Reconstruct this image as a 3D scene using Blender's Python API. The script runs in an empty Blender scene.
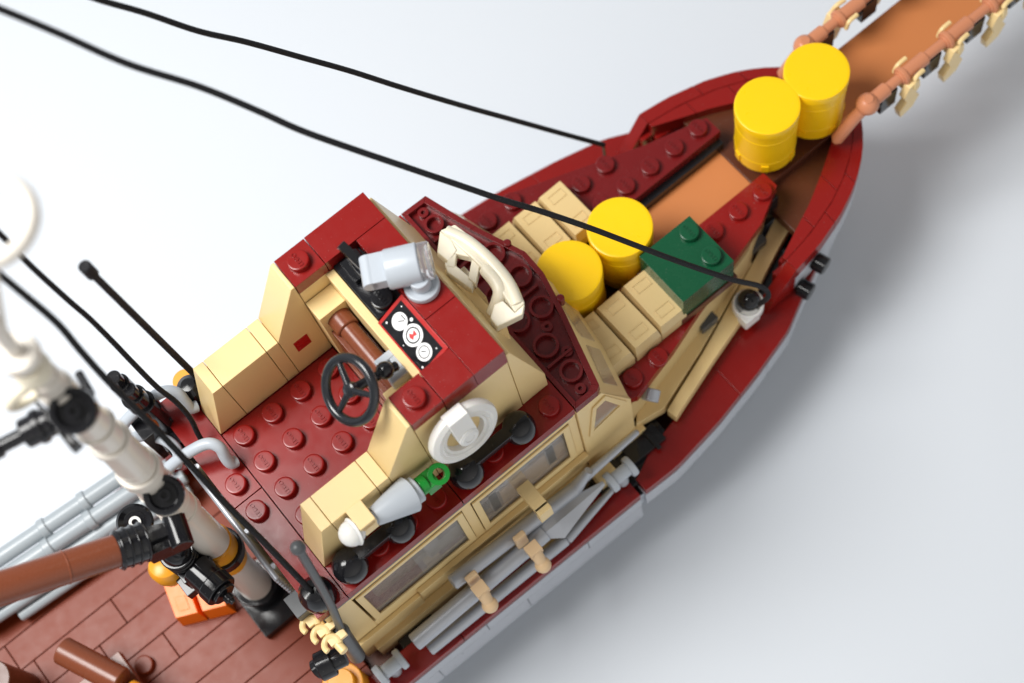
import bpy, bmesh, math, random
from mathutils import Vector, Matrix
random.seed(4)
sc = bpy.context.scene
C = sc.collection
sc.unit_settings.scale_length = 0.008          # one unit is one stud pitch, 8 mm
# ---------------------------------------------------------------- camera
F = 1583.28
CAM = Vector((1.29987, -18.25321, 41.33695))
RM = Matrix(((0.7713689559840703, -0.6251454882215953, -0.11909262067781176),
             (-0.6212397131784188, -0.6991161275004876, -0.35397437624260836),
             (0.13802591247197707, 0.34702991055891846, -0.9276416811792436)))
def at(u, v, z=None, Y=None):
    """world point behind a pixel of the measured view, on a height z or a plane Y"""
    d = RM.transposed() @ Vector(((u-512)/F, (v-341.5)/F, 1))
    s = (z-CAM.z)/d.z if z is not None else (Y-CAM.y)/d.y
    return CAM + d*s
cd = bpy.data.cameras.new('camera'); cam = bpy.data.objects.new('camera', cd); C.objects.link(cam)
rot = RM.transposed() @ Matrix(((1, 0, 0), (0, -1, 0), (0, 0, -1)))
cam.matrix_world = Matrix.Translation(CAM) @ rot.to_4x4()
cd.sensor_width = 36; cd.lens = F/1024*36; cd.clip_start = .5; cd.clip_end = 2000
cd.dof.use_dof = True; cd.dof.focus_distance = 43.5; cd.dof.aperture_fstop = 0.1
sc.camera = cam

# ---------------------------------------------------------------- materials
def plastic(name, col, rough=.28, scale=3.0, var=.03, spec=.4, trans=0, metal=0, coat=0.0, sub=0.0):
    m = bpy.data.materials.new(name); m.use_nodes = True
    nt = m.node_tree; b = nt.nodes['Principled BSDF']
    tc = nt.nodes.new('ShaderNodeTexCoord')
    n = nt.nodes.new('ShaderNodeTexNoise'); n.inputs['Scale'].default_value = scale; n.inputs['Detail'].default_value = 6
    nt.links.new(tc.outputs['Object'], n.inputs['Vector'])
    mr = nt.nodes.new('ShaderNodeMapRange'); mr.inputs[1].default_value = .3; mr.inputs[2].default_value = .7
    mr.inputs[3].default_value = max(.03, rough-.03); mr.inputs[4].default_value = rough+.05
    nt.links.new(n.outputs['Fac'], mr.inputs[0]); nt.links.new(mr.outputs[0], b.inputs['Roughness'])
    mx = nt.nodes.new('ShaderNodeMix'); mx.data_type = 'RGBA'
    n2 = nt.nodes.new('ShaderNodeTexNoise'); n2.inputs['Scale'].default_value = .7; n2.inputs['Detail'].default_value = 3
    nt.links.new(tc.outputs['Object'], n2.inputs['Vector'])
    mx.inputs[6].default_value = (*[c*(1-var) for c in col], 1); mx.inputs[7].default_value = (*[min(1, c*(1+var)) for c in col], 1)
    nt.links.new(n2.outputs['Fac'], mx.inputs[0])
    # tiny scratches and dust, as on handled plastic
    n3 = nt.nodes.new('ShaderNodeTexNoise'); n3.inputs['Scale'].default_value = 26; n3.inputs['Detail'].default_value = 2
    nt.links.new(tc.outputs['Object'], n3.inputs['Vector'])
    cr = nt.nodes.new('ShaderNodeMapRange'); cr.inputs[1].default_value = .73; cr.inputs[2].default_value = .78; cr.inputs[3].default_value = 0; cr.inputs[4].default_value = .3
    nt.links.new(n3.outputs['Fac'], cr.inputs[0])
    mx2 = nt.nodes.new('ShaderNodeMix'); mx2.data_type = 'RGBA'; mx2.inputs[7].default_value = (.62, .58, .54, 1)
    nt.links.new(cr.outputs[0], mx2.inputs[0]); nt.links.new(mx.outputs[2], mx2.inputs[6])
    nt.links.new(mx2.outputs[2], b.inputs['Base Color'])
    bp = nt.nodes.new('ShaderNodeBump'); bp.inputs['Strength'].default_value = .02; bp.inputs['Distance'].default_value = .05
    n4 = nt.nodes.new('ShaderNodeTexNoise'); n4.inputs['Scale'].default_value = 1.6; n4.inputs['Detail'].default_value = 2
    nt.links.new(tc.outputs['Object'], n4.inputs['Vector']); nt.links.new(n4.outputs['Fac'], bp.inputs['Height'])
    nt.links.new(bp.outputs[0], b.inputs['Normal'])
    b.inputs['Specular IOR Level'].default_value = spec
    b.inputs['Metallic'].default_value = metal
    b.inputs['Transmission Weight'].default_value = trans
    if sub:
        b.inputs['Subsurface Weight'].default_value = sub; b.inputs['Subsurface Radius'].default_value = (.25, .18, .1); b.inputs['Subsurface Scale'].default_value = .5
    return m
M = {
 'dred': plastic('dark_red_plastic', (.235, .0075, .006), .22),
 'ddred': plastic('maroon_plastic', (.15, .007, .008), .25),
 'red': plastic('red_plastic', (.42, .010, .008), .25),
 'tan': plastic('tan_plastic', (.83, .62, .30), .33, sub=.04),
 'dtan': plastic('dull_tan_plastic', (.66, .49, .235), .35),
 'yellow': plastic('yellow_plastic', (.93, .57, .004), .3, sub=.03),
 'gold': plastic('amber_plastic', (.80, .33, .02), .3),
 'green': plastic('dark_green_plastic', (.004, .075, .030), .25),
 'bgreen': plastic('bright_green_plastic', (.01, .25, .03), .25),
 'orange': plastic('orange_plastic', (1.0, .20, .008), .3),
 'nougat': plastic('nougat_plastic', (.58, .21, .07), .38),
 'peg': plastic('light_nougat_plastic', (.74, .52, .30), .4),
 'rail': plastic('rail_plastic', (.58, .23, .12), .35),
 'brown': plastic('reddish_brown_plastic', (.185, .050, .022), .26),
 'deck': plastic('deck_brown_plastic', (.20, .031, .009), .33, spec=.2),
 'dbrown': plastic('dark_brown_plastic', (.10, .028, .012), .3),
 'black': plastic('black_plastic', (.010, .010, .012), .13),
 'gun': plastic('gunmetal_plastic', (.014, .016, .020), .18, spec=.6),
 'rgrey': plastic('rail_grey_plastic', (.36, .40, .43), .3),
 'dgrey': plastic('charcoal_plastic', (.07, .075, .08), .35),
 'grey': plastic('light_bluish_grey_plastic', (.45, .49, .54), .3),
 'hgrey': plastic('hull_grey_plastic', (.42, .45, .50), .3),
 'strake': plastic('strake_grey_plastic', (.47, .49, .54), .3),
 'silver': plastic('flat_silver_plastic', (.42, .44, .48), .33, metal=.35),
 'white': plastic('white_plastic', (.80, .79, .76), .3, sub=.1),
 'ivory': plastic('ivory_plastic', (.74, .68, .54), .33, sub=.1),
 'mast': plastic('mast_cream_plastic', (.74, .69, .62), .16),
 'pink': plastic('print_white', (.85, .85, .85), .35),
 'printred': plastic('print_red', (.55, .03, .03), .35),
 'rope': plastic('black_cord', (.010, .010, .012), .6, scale=30, spec=.25),
}
def glassy(name, col, rough, tr):
    m = plastic(name, col, rough, trans=tr); m.node_tree.nodes['Principled BSDF'].inputs['IOR'].default_value = 1.45
    return m
_b = [n for n in M['rope'].node_tree.nodes if n.type == 'BUMP'][0]; _b.inputs['Strength'].default_value = .9
_w = [n for n in M['rope'].node_tree.nodes if n.type == 'TEX_NOISE' and abs(n.inputs['Scale'].default_value-1.6) < .01][0]; _w.inputs['Scale'].default_value = 15
M['clear'] = glassy('clear_plastic', (.93, .92, .93), .1, .85)
M['smoke'] = glassy('smoked_clear_plastic', (.92, .88, .84), .05, .85)
def paper():
    m = bpy.data.materials.new('white_paper'); m.use_nodes = True; nt = m.node_tree; b = nt.nodes['Principled BSDF']
    tc = nt.nodes.new('ShaderNodeTexCoord'); n = nt.nodes.new('ShaderNodeTexNoise'); n.inputs['Scale'].default_value = 60; n.inputs['Detail'].default_value = 8
    nt.links.new(tc.outputs['Object'], n.inputs['Vector'])
    mx = nt.nodes.new('ShaderNodeMix'); mx.data_type = 'RGBA'; mx.inputs[6].default_value = (.66, .70, .755, 1); mx.inputs[7].default_value = (.69, .73, .785, 1)
    nt.links.new(n.outputs['Fac'], mx.inputs[0]); nt.links.new(mx.outputs[2], b.inputs['Base Color'])
    b.inputs['Roughness'].default_value = .55; b.inputs['Specular IOR Level'].default_value = .3
    return m
M['paper'] = paper()

# ---------------------------------------------------------------- stud lettering
def letter_mesh():
    cu = bpy.data.curves.new('t', 'FONT'); cu.body = 'LEGO'; cu.size = .19; cu.extrude = .014; cu.align_x = 'CENTER'; cu.align_y = 'CENTER'; cu.resolution_u = 2
    o = bpy.data.objects.new('t', cu); C.objects.link(o)
    dg = bpy.context.evaluated_depsgraph_get(); me = bpy.data.meshes.new_from_object(o.evaluated_get(dg))
    vs = [v.co.copy() for v in me.vertices]; fs = [tuple(p.vertices) for p in me.polygons]
    bpy.data.objects.remove(o); bpy.data.curves.remove(cu); bpy.data.meshes.remove(me)
    return vs, fs
TXT = letter_mesh()

# ---------------------------------------------------------------- mesh builder
class MB:
    def __init__(s): s.v = []; s.f = []
    def add(s, vs, fs):
        o = len(s.v); s.v += [Vector(v) for v in vs]; s.f += [tuple(i+o for i in f) for f in fs]; return s
    def box(s, x0, x1, y0, y1, z0, z1):
        x0, x1 = sorted((x0, x1)); y0, y1 = sorted((y0, y1)); z0, z1 = sorted((z0, z1))
        return s.add([(x, y, z) for x in (x0, x1) for y in (y0, y1) for z in (z0, z1)],
                     [(0, 1, 3, 2), (4, 6, 7, 5), (0, 4, 5, 1), (2, 3, 7, 6), (0, 2, 6, 4), (1, 5, 7, 3)])
    def prism(s, poly, a, b, axis='z', top=None):
        """poly extruded from a to b along an axis; top may be another outline for side b"""
        top = top or poly
        def P(p, h):
            return (p[0], p[1], h) if axis == 'z' else (p[0], h, p[1]) if axis == 'y' else (h, p[0], p[1])
        n = len(poly)
        return s.add([P(p, a) for p in poly]+[P(p, b) for p in top],
                     [tuple(range(n))[::-1], tuple(range(n, 2*n))]+[(i, (i+1) % n, n+(i+1) % n, n+i) for i in range(n)])
    def lathe(s, prof, o, ax=(0, 0, 1), seg=28, closed=False):
        """prof: list of (radius, height) round the axis ax through o"""
        ax = Vector(ax).normalized(); t = Vector((0, 0, 1)) if abs(ax.z) < .9 else Vector((1, 0, 0))
        e1 = ax.cross(t).normalized(); e2 = ax.cross(e1); o = Vector(o); n = len(prof)
        vs = [o+ax*h+(e1*math.cos(2*math.pi*k/seg)+e2*math.sin(2*math.pi*k/seg))*max(r, 0.0005) for k in range(seg) for r, h in prof]
        fs = []
        for k in range(seg):
            a = k*n; b = ((k+1) % seg)*n
            for i in range(n if closed else n-1):
                j = (i+1) % n; fs.append((a+i, b+i, b+j, a+j))
        if not closed:
            fs.append(tuple(k*n for k in range(seg))[::-1]); fs.append(tuple(k*n+n-1 for k in range(seg)))
        return s.add(vs, fs)
    def cyl(s, p0, p1, r, r2=None, seg=28, ch=.03):
        p0 = Vector(p0); p1 = Vector(p1); L = (p1-p0).length; r2 = r if r2 is None else r2; ch = min(ch, L*.3, r*.5)
        return s.lathe([(r-ch, 0), (r, ch), (r2, L-ch), (r2-min(ch, r2*.5), L)], p0, p1-p0, seg)
    def ring(s, o, ax, R, r, seg=40, flat=1.0):
        return s.lathe([(R+r*math.cos(a), r*flat*math.sin(a)) for a in [2*math.pi*k/12 for k in range(12)]], o, ax, seg, closed=True)
    def ball(s, o, r, ax=(0, 0, 1), cut=-1.0, seg=24):
        a0 = math.asin(max(-1, min(1, cut)))
        return s.lathe([(r*math.cos(a0+(math.pi/2-a0)*k/10), r*math.sin(a0+(math.pi/2-a0)*k/10)) for k in range(11)], o, ax, seg)
    def tube(s, pts, r, seg=10, smooth=6, twist=False):
        P = [Vector(p) for p in pts]
        if smooth > 1:
            Q = []; n = len(P)
            for i in range(n-1):
                p0, p1, p2, p3 = P[max(i-1, 0)], P[i], P[i+1], P[min(i+2, n-1)]
                for k in range(smooth):
                    t = k/smooth
                    Q.append(.5*((2*p1)+(p2-p0)*t+(2*p0-5*p1+4*p2-p3)*t*t+(3*p1-p0-3*p2+p3)*t**3))
            P = Q+[P[-1]]
        vs = []; ref = Vector((.3, .2, 1)).normalized()
        for i, p in enumerate(P):
            d = (P[min(i+1, len(P)-1)]-P[max(i-1, 0)]).normalized()
            e1 = d.cross(ref).normalized(); e2 = d.cross(e1)
            for k in range(seg):
                a = 2*math.pi*k/seg+(i*.55 if twist else 0)
                rr = r*(1+(.16*math.cos(3*2*math.pi*k/seg) if twist else 0))
                vs.append(p+(e1*math.cos(a)+e2*math.sin(a))*rr)
        # twisting moves the section pattern instead of the faces
        fs = [(i*seg+k, i*seg+(k+1) % seg, (i+1)*seg+(k+1) % seg, (i+1)*seg+k) for i in range(len(P)-1) for k in range(seg)]
        fs.append(tuple(range(seg))[::-1]); fs.append(tuple((len(P)-1)*seg+k for k in range(seg)))
        return s.add(vs, fs)
    def stud(s, x, y, z, txt=True, r=.3, seg=28):
        s.lathe([(r, 0), (r, .188), (r-.008, .203), (r-.024, .2115), (r-.05, .2125), (r-.1, .2125), (.02, .2125)], (x, y, z-.002), seg=seg)
        if txt:
            s.add([Vector((x, y, z+.212))+Vector((v.y*-.95, v.x*.95, v.z+.006)) for v in TXT[0]], TXT[1])
        return s
    def move(s, m):
        s.v = [m @ v for v in s.v]; return s
    def build(s, name, mat, parent=None, bevel=.022, origin=None):
        me = bpy.data.meshes.new(name); base = Vector((0, 0, 0))
        if parent is None:
            xs = [v.x for v in s.v]; ys = [v.y for v in s.v]; base = Vector(((min(xs)+max(xs))/2, (min(ys)+max(ys))/2, min(v.z for v in s.v)))
        me.from_pydata([v-base for v in s.v], [], s.f)
        bm = bmesh.new(); bm.from_mesh(me); bmesh.ops.recalc_face_normals(bm, faces=bm.faces); bm.to_mesh(me); bm.free()
        for p in me.polygons: p.use_smooth = True
        me.set_sharp_from_angle(angle=math.radians(32))
        me.materials.append(M[mat]); o = bpy.data.objects.new(name, me); C.objects.link(o)
        if parent is not None:
            o.parent = parent
            if parent.type == 'EMPTY' and not parent.get('_local'): o.location = -parent.location
        else: o.location = base
        if bevel:
            b = o.modifiers.new('bevel', 'BEVEL'); b.width = bevel; b.segments = 2; b.limit_method = 'ANGLE'; b.angle_limit = math.radians(40); b.harden_normals = True
        return o
def tag(o, label, cat=None, group=None):
    o['label'] = label
    if cat: o['category'] = cat
    if group: o['group'] = group
    return o
def thing(name, loc, label, cat, group=None, local=False):
    o = bpy.data.objects.new(name, None); o.location = loc; o.empty_display_size = .5; C.objects.link(o)
    if local: o['_local'] = 1
    return tag(o, label, cat, group)
def copy_tree(o, parent=None):
    c = o.copy(); C.objects.link(c)
    if parent is not None: c.parent = parent
    for ch in [x for x in C.objects if x.parent == o]: copy_tree(ch, c)
    return c
CY = -1.5                                    # centre line of the boat

# ================================================================ setting
TZ = -9.9
m = MB().add([(-300, -300, TZ), (300, -300, TZ), (300, 300, TZ), (-300, 300, TZ)], [(0, 1, 2, 3)])
o = m.build('ground', 'paper', bevel=0); o['kind'] = 'structure'; o['label'] = 'smooth white paper tabletop under the toy boat'

# ================================================================ the boat
boat = thing('toy_boat', (4, CY, TZ), 'brick-built fishing boat model with dark red decks, tan wheelhouse and grey hull', 'toy boat')
def interp(tab, x):
    for (a, b), (c, d) in zip(tab, tab[1:]):
        if a <= x <= c: return b+(d-b)*(x-a)/(c-a)
    return tab[0][1] if x < tab[0][0] else tab[-1][1]
OUT = [(-26, 5.2), (-12, 5.45), (0, 5.5), (8.3, 5.62), (9.6, 5.66), (11.5, 5.42), (13.5, 5.02), (15.2, 4.58), (16.2, 4.08), (17.3, 3.58), (18.6, 3.0), (19.5, 2.55), (20.2, 2.1), (20.8, 1.6), (21.2, 1.15), (21.5, .6), (21.75, .02)]
OUTF = [(16.2, 3.72), (17.3, 3.56), (18.6, 3.2), (19.5, 2.8), (20.2, 2.36), (20.8, 1.84), (21.2, 1.36), (21.6, .8), (21.75, .02)]
INR = [(8.4, 5.15), (9.3, 4.72), (10.57, 4.44), (12.4, 3.95), (14.15, 3.4), (16.6, 2.6), (18.3, 2.05), (20.2, 1.15), (20.6, .85), (20.9, .02)]
INF = [(16.2, 3.1), (17.3, 2.62), (18.05, 2.32), (19.2, 1.7), (20.1, 1.16), (20.6, .85), (20.9, .02)]
def hull():
    m = MB(); xs = [-26, -12, 0, 4, 8.3, 9.6, 11.5, 13.5, 15.2, 16.2, 17.3, 18.6, 19.5, 20.2, 20.8, 21.2, 21.6, 21.75]
    # rows of (scale of the half width, height)
    rows = [(1.0, lambda x: -6.42), (1.0, lambda x: -8.36 if x < 8.2 else -7.38), (.86, lambda x: -9.0), (.55, lambda x: TZ+.03)]
    vs = []; 
    for x in xs:
        w = interp(OUT, x)-.08
        for sgn in (1, -1):
            for sc_, zf in rows: vs.append((x-(0 if sc_ == 1 else max(0, x-12)*.12*(1-sc_)*3), CY+sgn*w*sc_, zf(x)))
    fs = []; n = 8
    for i in range(len(xs)-1):
        a = i*n; b = a+n
        for k in range(3):
            fs.append((a+k, b+k, b+k+1, a+k+1)); fs.append((a+4+k, a+5+k, b+5+k, b+4+k))
        fs.append((a+3, b+3, b+7, a+7))
    fs.append((0, 1, 2, 3, 7, 6, 5, 4))
    return m.add(vs, fs)
hl = hull().build('hull', 'hgrey', boat, bevel=0)
# lighter strake courses on the side of the hull, tile by tile
st = MB()
def strake(m, x0, x1, z0, z1, off=.02, tab=OUT):
    n = max(2, int((x1-x0)/.4)); 
    for sgn in (1, -1):
        out = []; inn = []
        for k in range(n+1):
            x = x0+(x1-x0)*k/n; w = interp(tab, x); out.append((x, CY+sgn*(w+off))); inn.append((x, CY+sgn*(max(w-.35, .0))))
        m.prism(out+inn[::-1], z0, z1)
for x0 in range(-26, 8, 4): strake(st, x0+.01, min(x0+3.98, 8.12), -7.18, -6.42)
for x0, x1 in ((-24, -18), (-18, -12), (-12, -6), (-6, 0), (0, 3.5), (3.5, 8.12)): strake(st, x0+.01, x1-.02, -8.38, -7.2)
strake(st, 8.32, 14.0, -7.4, -6.42); strake(st, 14.02, 21.7, -7.4, -6.42)
strake(st, 16.22, 21.74, -5.98, -5.0, off=.0, tab=OUTF)
st.build('hull_strake', 'strake', hl, bevel=0)
# gunwale: dark red tiles
def rim(m, x0, x1, z0, z1, outt, inn_f, sides=(1, -1), gap=.012):
    n = max(2, int((x1-x0)/.35))
    for sgn in sides:
        o_ = []; i_ = []
        for k in range(n+1):
            x = x0+gap+(x1-x0-2*gap)*k/n
            o_.append((x, CY+sgn*interp(outt, x))); i_.append((x, CY+sgn*inn_f(x)))
        m.prism(o_+i_[::-1], z0, z1)
for sd_ in (1, -1):
    g = MB()
    for a, b in ((-26, -22), (-22, -16), (-16, -10), (-10, -4), (-4, 1.2), (1.2, 8.15)): rim(g, a, b, -6.41, -6.0, OUT, lambda x: interp(OUT, x)-.92, (sd_,))
    rim(g, 8.35, 12.6, -6.41, -6.0, OUT, lambda x: interp(INR, x), (sd_,), gap=.0015); rim(g, 12.6, 21.7, -6.41, -6.0, OUT, lambda x: min(interp([(8.4, 5.15), (9.3, 4.72), (10.57, 4.44), (12.4, 3.95), (14.15, 3.4), (16.2, 3.05)]+INF[1:], x), interp(OUT, x)-.1 if x < 21.5 else 0), (sd_,), gap=.0015)
    gw = g.build('gunwale', 'dred', boat)
g = MB()
for a, b in ((16.2, 18.2), (18.2, 19.6), (19.6, 21.74)):
    rim(g, a, b, -4.98, -4.35, OUTF, lambda x: interp(OUTF, x)-.45); rim(g, a+(0 if a < 17 else -.6), b-.6 if b < 21 else b-.8, -4.98, -4.36, [(x, w-.47) for x, w in OUTF], lambda x: interp(INF, x))
rim(g, 16.24, 21.7, -5.98, -5.0, [(x, w-.36) for x, w in OUTF], lambda x: max(interp(OUTF, x)-.8, .0))
# stepped wedge where the low and raised rims meet
for s_ in (1, -1):
    g.prism([(15.0, -5.99), (16.2, -4.36), (16.2, -5.99)], CY+s_*3.72, CY+s_*3.30, 'y')
    g.box(15.8, 16.2, CY+s_*3.28, CY+s_*3.12, -5.99, -4.9)
g.build('raised_gunwale', 'dred', boat)
kn = None
for u, v, z in ((818, 262, -5.3), (803, 288, -5.9)):
    p = at(u, v, z=z); kn = MB().cyl(p+Vector((-.2, .9, 0)), p+Vector((.0, .0, 0)), .2).cyl(p+Vector((-.04, .12, 0)), p+Vector((.08, -.3, 0)), .3).build('fender_knob', 'black', hl, bevel=0)
# decks -----------------------------------------------------------
dk = MB()
Ys = [CY-5+i for i in range(11)]
random.seed(11)
for j in range(10):
    y0 = CY-5+j-.0; x = -26.0+[0, 1.5, 2.4, .6, 3, 1, 2.2, .3, 1.8, 2.8][j]
    offs = {5: -5.0, 6: -8.0}
    while x < -1.6:
        L = [4, 6, 3, 4][random.randrange(4)]; x1 = min(x+L, -1.6)
        dk.box(x+.015, x1-.015, y0+.015, y0+.985, -7.2, -6.8); x = x1
dk.stud(-7, -1.0, -6.8, txt=False)
dkp = dk.build('aft_deck', 'deck', boat)
MB().box(-26, 12, CY-4.6, CY+4.6, -7.6, -7.22).box(12.01, 17, CY-3, CY+3, -7.6, -7.22).build('lower_deck', 'dbrown', boat)
fd = MB().prism([(17.2, CY-3.15), (17.5, CY-3.1), (18.6, CY-2.7), (20.2, CY-1.6), (21, CY-.4), (21, CY+.4), (20.2, CY+1.6), (18.6, CY+2.7), (17.5, CY+3.1), (17.2, CY+3.15)], -5.2, -4.75)
fd.box(17.2, 20.5, CY-.99, CY+.99, -4.75, -4.35)
fd.build('bow_deck', 'dbrown', boat)
# walkway strips beside the forward hatch
a = lambda u, v, z: tuple(at(u, v, z=z)[:2])
tz = -5.35
ts = MB()
ts.prism([a(636, 424, tz), a(664, 408, tz), a(700, 352, tz), a(752, 262, tz), a(742, 258, tz), a(690, 330, tz), a(640, 385, tz)], tz-.5, tz)
ts.prism([a(667, 410, tz), a(676, 417, tz), a(712, 362, tz), a(742, 318, tz), a(780, 245, tz), a(797, 216, tz), a(779, 210, tz), a(755, 258, tz), a(703, 352, tz)], tz-.5, tz-.02)
wk = ts.build('side_deck', 'tan', boat)
bs = MB().prism([a(742, 322, -5.9), a(758, 312, -5.9), a(805, 222, -5.9), a(798, 208, -5.9), a(780, 245, -5.9)], -6.7, -5.9)
bs.build('black_side_deck', 'black', boat)
MB().box(8.0, 10.1, -6.75, -5.0, -6.9, -6.05).box(8.6, 9.9, -6.3, -5.62, -6.06, -5.8).box(9.45, 9.6, -6.45, -5.6, -5.82, -5.7).build('walkway_block', 'black', boat)
p = at(651, 394, z=-4.3); MB().cyl(p-Vector((.16, .12, .1)), p+Vector((.14, .1, 0)), .27).build('grey_pin', 'silver', boat, bevel=0)
for u_, v_ in ((757, 244), (708, 322)):
    p = at(u_, v_, z=-5.0); MB().box(p.x-.32, p.x+.32, p.y-.12, p.y+.16, -5.3, -4.9).build('hatch_latch', 'dgrey', boat)
# port-side mirror of the walkway (hidden from the photo's side, needed from elsewhere)
MB().prism([(9.4, 3.2), (16.2, 1.4), (16.2, 0.8), (9.4, 2.2)], -6.4, -5.9).build('side_deck', 'tan', boat)

# forward hatch ---------------------------------------------------
H = -3.6
hp = MB()
# port wing: plates with studs
hp.prism([(8.6, -.5), (17.5, -.5), (17.5, .16), (15.4, .75), (13.6, 1.42), (12.3, 1.9), (10.4, 2.62), (8.6, 2.9)], H-.4, H)
for x in range(14, 18): hp.stud(x, 0, H)
for x, y in ((14, 1), (13, 1), (12, 2), (11, 2), (10, 2), (9, 2)):
    if not (y == 2 and x > 11): hp.stud(x, y, H)
hp.stud(13, 0, H)
hp.move(Matrix.Translation((-.05, .18, 0))); port = hp.build('foredeck_plate', 'ddred', boat)
hp = MB().prism([(9.3, -2.5), (17.5, -2.5), (17.52, -3.1), (16.3, -3.75), (13.6, -4.45), (11.5, -5.1), (9.75, -5.5), (9.3, -5.3)], H-.4, H)
for x in (15, 16, 17): hp.stud(x, -3, H)
for x in (10, 11): hp.stud(x, -5, H)
hp.move(Matrix.Translation((-.05, .18, 0))); hp.build('foredeck_plate', 'dred', boat)
MB().box(8.6, 17.4, -.55, .1, H-1.9, H-.41).build('hatch_coaming', 'black', boat); MB().box(8.6, 17.4, -2.45, -3.1, H-1.9, H-.41).build('hatch_coaming', 'black', boat)
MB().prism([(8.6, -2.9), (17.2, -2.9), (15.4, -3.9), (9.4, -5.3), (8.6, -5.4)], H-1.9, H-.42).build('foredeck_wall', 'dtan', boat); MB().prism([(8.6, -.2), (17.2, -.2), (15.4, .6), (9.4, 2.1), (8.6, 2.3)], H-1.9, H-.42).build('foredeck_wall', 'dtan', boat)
MB().box(13.2, 17.2, -2.46, -.54, -5.1, -4.4).build('hatch_ramp', 'nougat', boat)
MB().box(8.6, 14.9, -2.46, -.54, -5.2, -4.82).box(12.2, 14.42, -4.5, -2.4, H+.005, H+.38).build('hatch_floor', 'dbrown', boat)

# wheelhouse below the roof --------------------------------------
wl = MB()
yS = -5.42
def side_wall(m, y0, y1):
    m.box(-1.4, -.5, y0, y1, -6.6, -.42)                       # aft pier
    m.box(-.5, 7.5, y0, y1, -6.6, -3.95); m.box(-.5, 7.5, y0, y1, -.9, -.42)
    m.box(3.36, 3.68, y0, y1, -3.95, -.9)
    m.box(7.22, 7.5, y0, y1, -3.95, -.9)
side_wall(wl, yS, yS+.5); side_wall(wl, 1.9, 2.4)
wl.box(-1.4, -.95, -4.9, 1.9, -6.6, -.42)
# sill ledge along the starboard wall
wl.box(-1.4, 1.0, yS-.16, yS-.01, -5.3, -4.45); wl.box(1.03, 7.5, yS-.2, yS-.01, -4.6, -4.1)
wl.box(-1.0, 9.6, yS-.28, yS-.01, -6.6, -5.6)
wl.box(5.05, 5.5, yS-.95, yS-.01, -2.95, -2.6); wl.box(5.05, 5.5, yS-1.1, yS-.85, -3.35, -2.6)
wall = wl.build('wheelhouse_wall', 'tan', boat)
for (x0, x1, z0, z1) in ((-.42, 3.34, -3.9, -.92), (3.70, 7.2, -3.92, -.92)):
    for y_, s_ in ((yS, -1), (2.4, 1)):
        f = MB(); ya, yb = y_+s_*.0, y_+s_*.06
        f.box(x0, x1, ya, yb, z0, z0+.34); f.box(x0, x1, ya, yb, z1-.2, z1); f.box(x0, x0+.22, ya, yb, z0+.34, z1-.2); f.box(x1-.22, x1, ya, yb, z0+.34, z1-.2)
        fo = f.build('window', 'tan', wall, bevel=.015)
        fo2 = MB().box(x0+.05, x1-.05, y_-s_*.12, y_-s_*.04, z0+.05, z1-.05).build('window_pane', 'smoke', wall, bevel=0)
# things seen through the side windows
MB().box(-.4, 1.5, -5.25, -4.3, -6.2, -1.6).build('cabin_bench', 'brown', boat)
MB().box(4.6, 7.0, -5.22, -3.6, -6.2, -2.3).build('cabin_bench', 'peg', boat)
MB().box(1.5, 3.2, -5.25, -4.6, -3.9, -2.1).box(1.9, 2.4, -5.25, -4.8, -2.1, -1.5).build('cabin_locker', 'grey', boat)
MB().cyl((3.9, -5.1, -1.9), (7.0, -5.1, -1.6), .2).box(4.2, 4.5, -5.3, -4.9, -3.4, -1.7).box(6.3, 6.6, -5.3, -4.9, -3.2, -1.7).build('cabin_pipe', 'silver', boat)
# front corner cheeks with sloped little windows
ch = MB()
prof = [(7.52, -.42), (8.42, -.42), (9.35, -2.75), (9.35, -5.55), (7.52, -5.55)]
for s_ in (1, -1):
    y0 = CY+s_*4.0; ch.prism([(x, z) for x, z in prof], y0, y0-s_*.55, 'y')
fprof = lambda: None
# sloped front between the cheeks, bowed forward in the middle
bow = [(8.42, CY+3.95), (8.95, CY+2.2), (9.35, CY), (8.95, CY-2.2), (8.42, CY-3.95)]
lowb = [(9.33, CY+3.95), (9.8, CY+2.2), (10.1, CY), (9.8, CY-2.2), (9.33, CY-3.95)]
ch.prism(lowb+[(7.6, CY-3.95), (7.6, CY+3.95)], -2.75, -.42, top=bow+[(7.6, CY-3.95), (7.6, CY+3.95)])
ch.build('wheelhouse_front', 'tan', boat)
for s_ in (1, -1): MB().prism([(7.85, -2.7), (8.1, -1.1), (8.5, -.95), (9.0, -2.3)], CY+s_*4.005, CY+s_*4.02, 'y').build('corner_window', 'smoke', wall, bevel=0)
# frame of the corner window
cf = MB()
P4 = [(7.72, -2.95), (8.02, -.9), (8.5, -.72), (9.18, -2.55)]; Q4 = [(7.9, -2.68), (8.14, -1.12), (8.46, -1.02), (8.92, -2.4)]
for i in range(4):
    j = (i+1) % 4; cf.prism([P4[i], P4[j], Q4[j], Q4[i]], CY-4.0-.003, CY-4.06, 'y')
cf.build('window_frame', 'tan', wall, bevel=.01)
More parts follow.
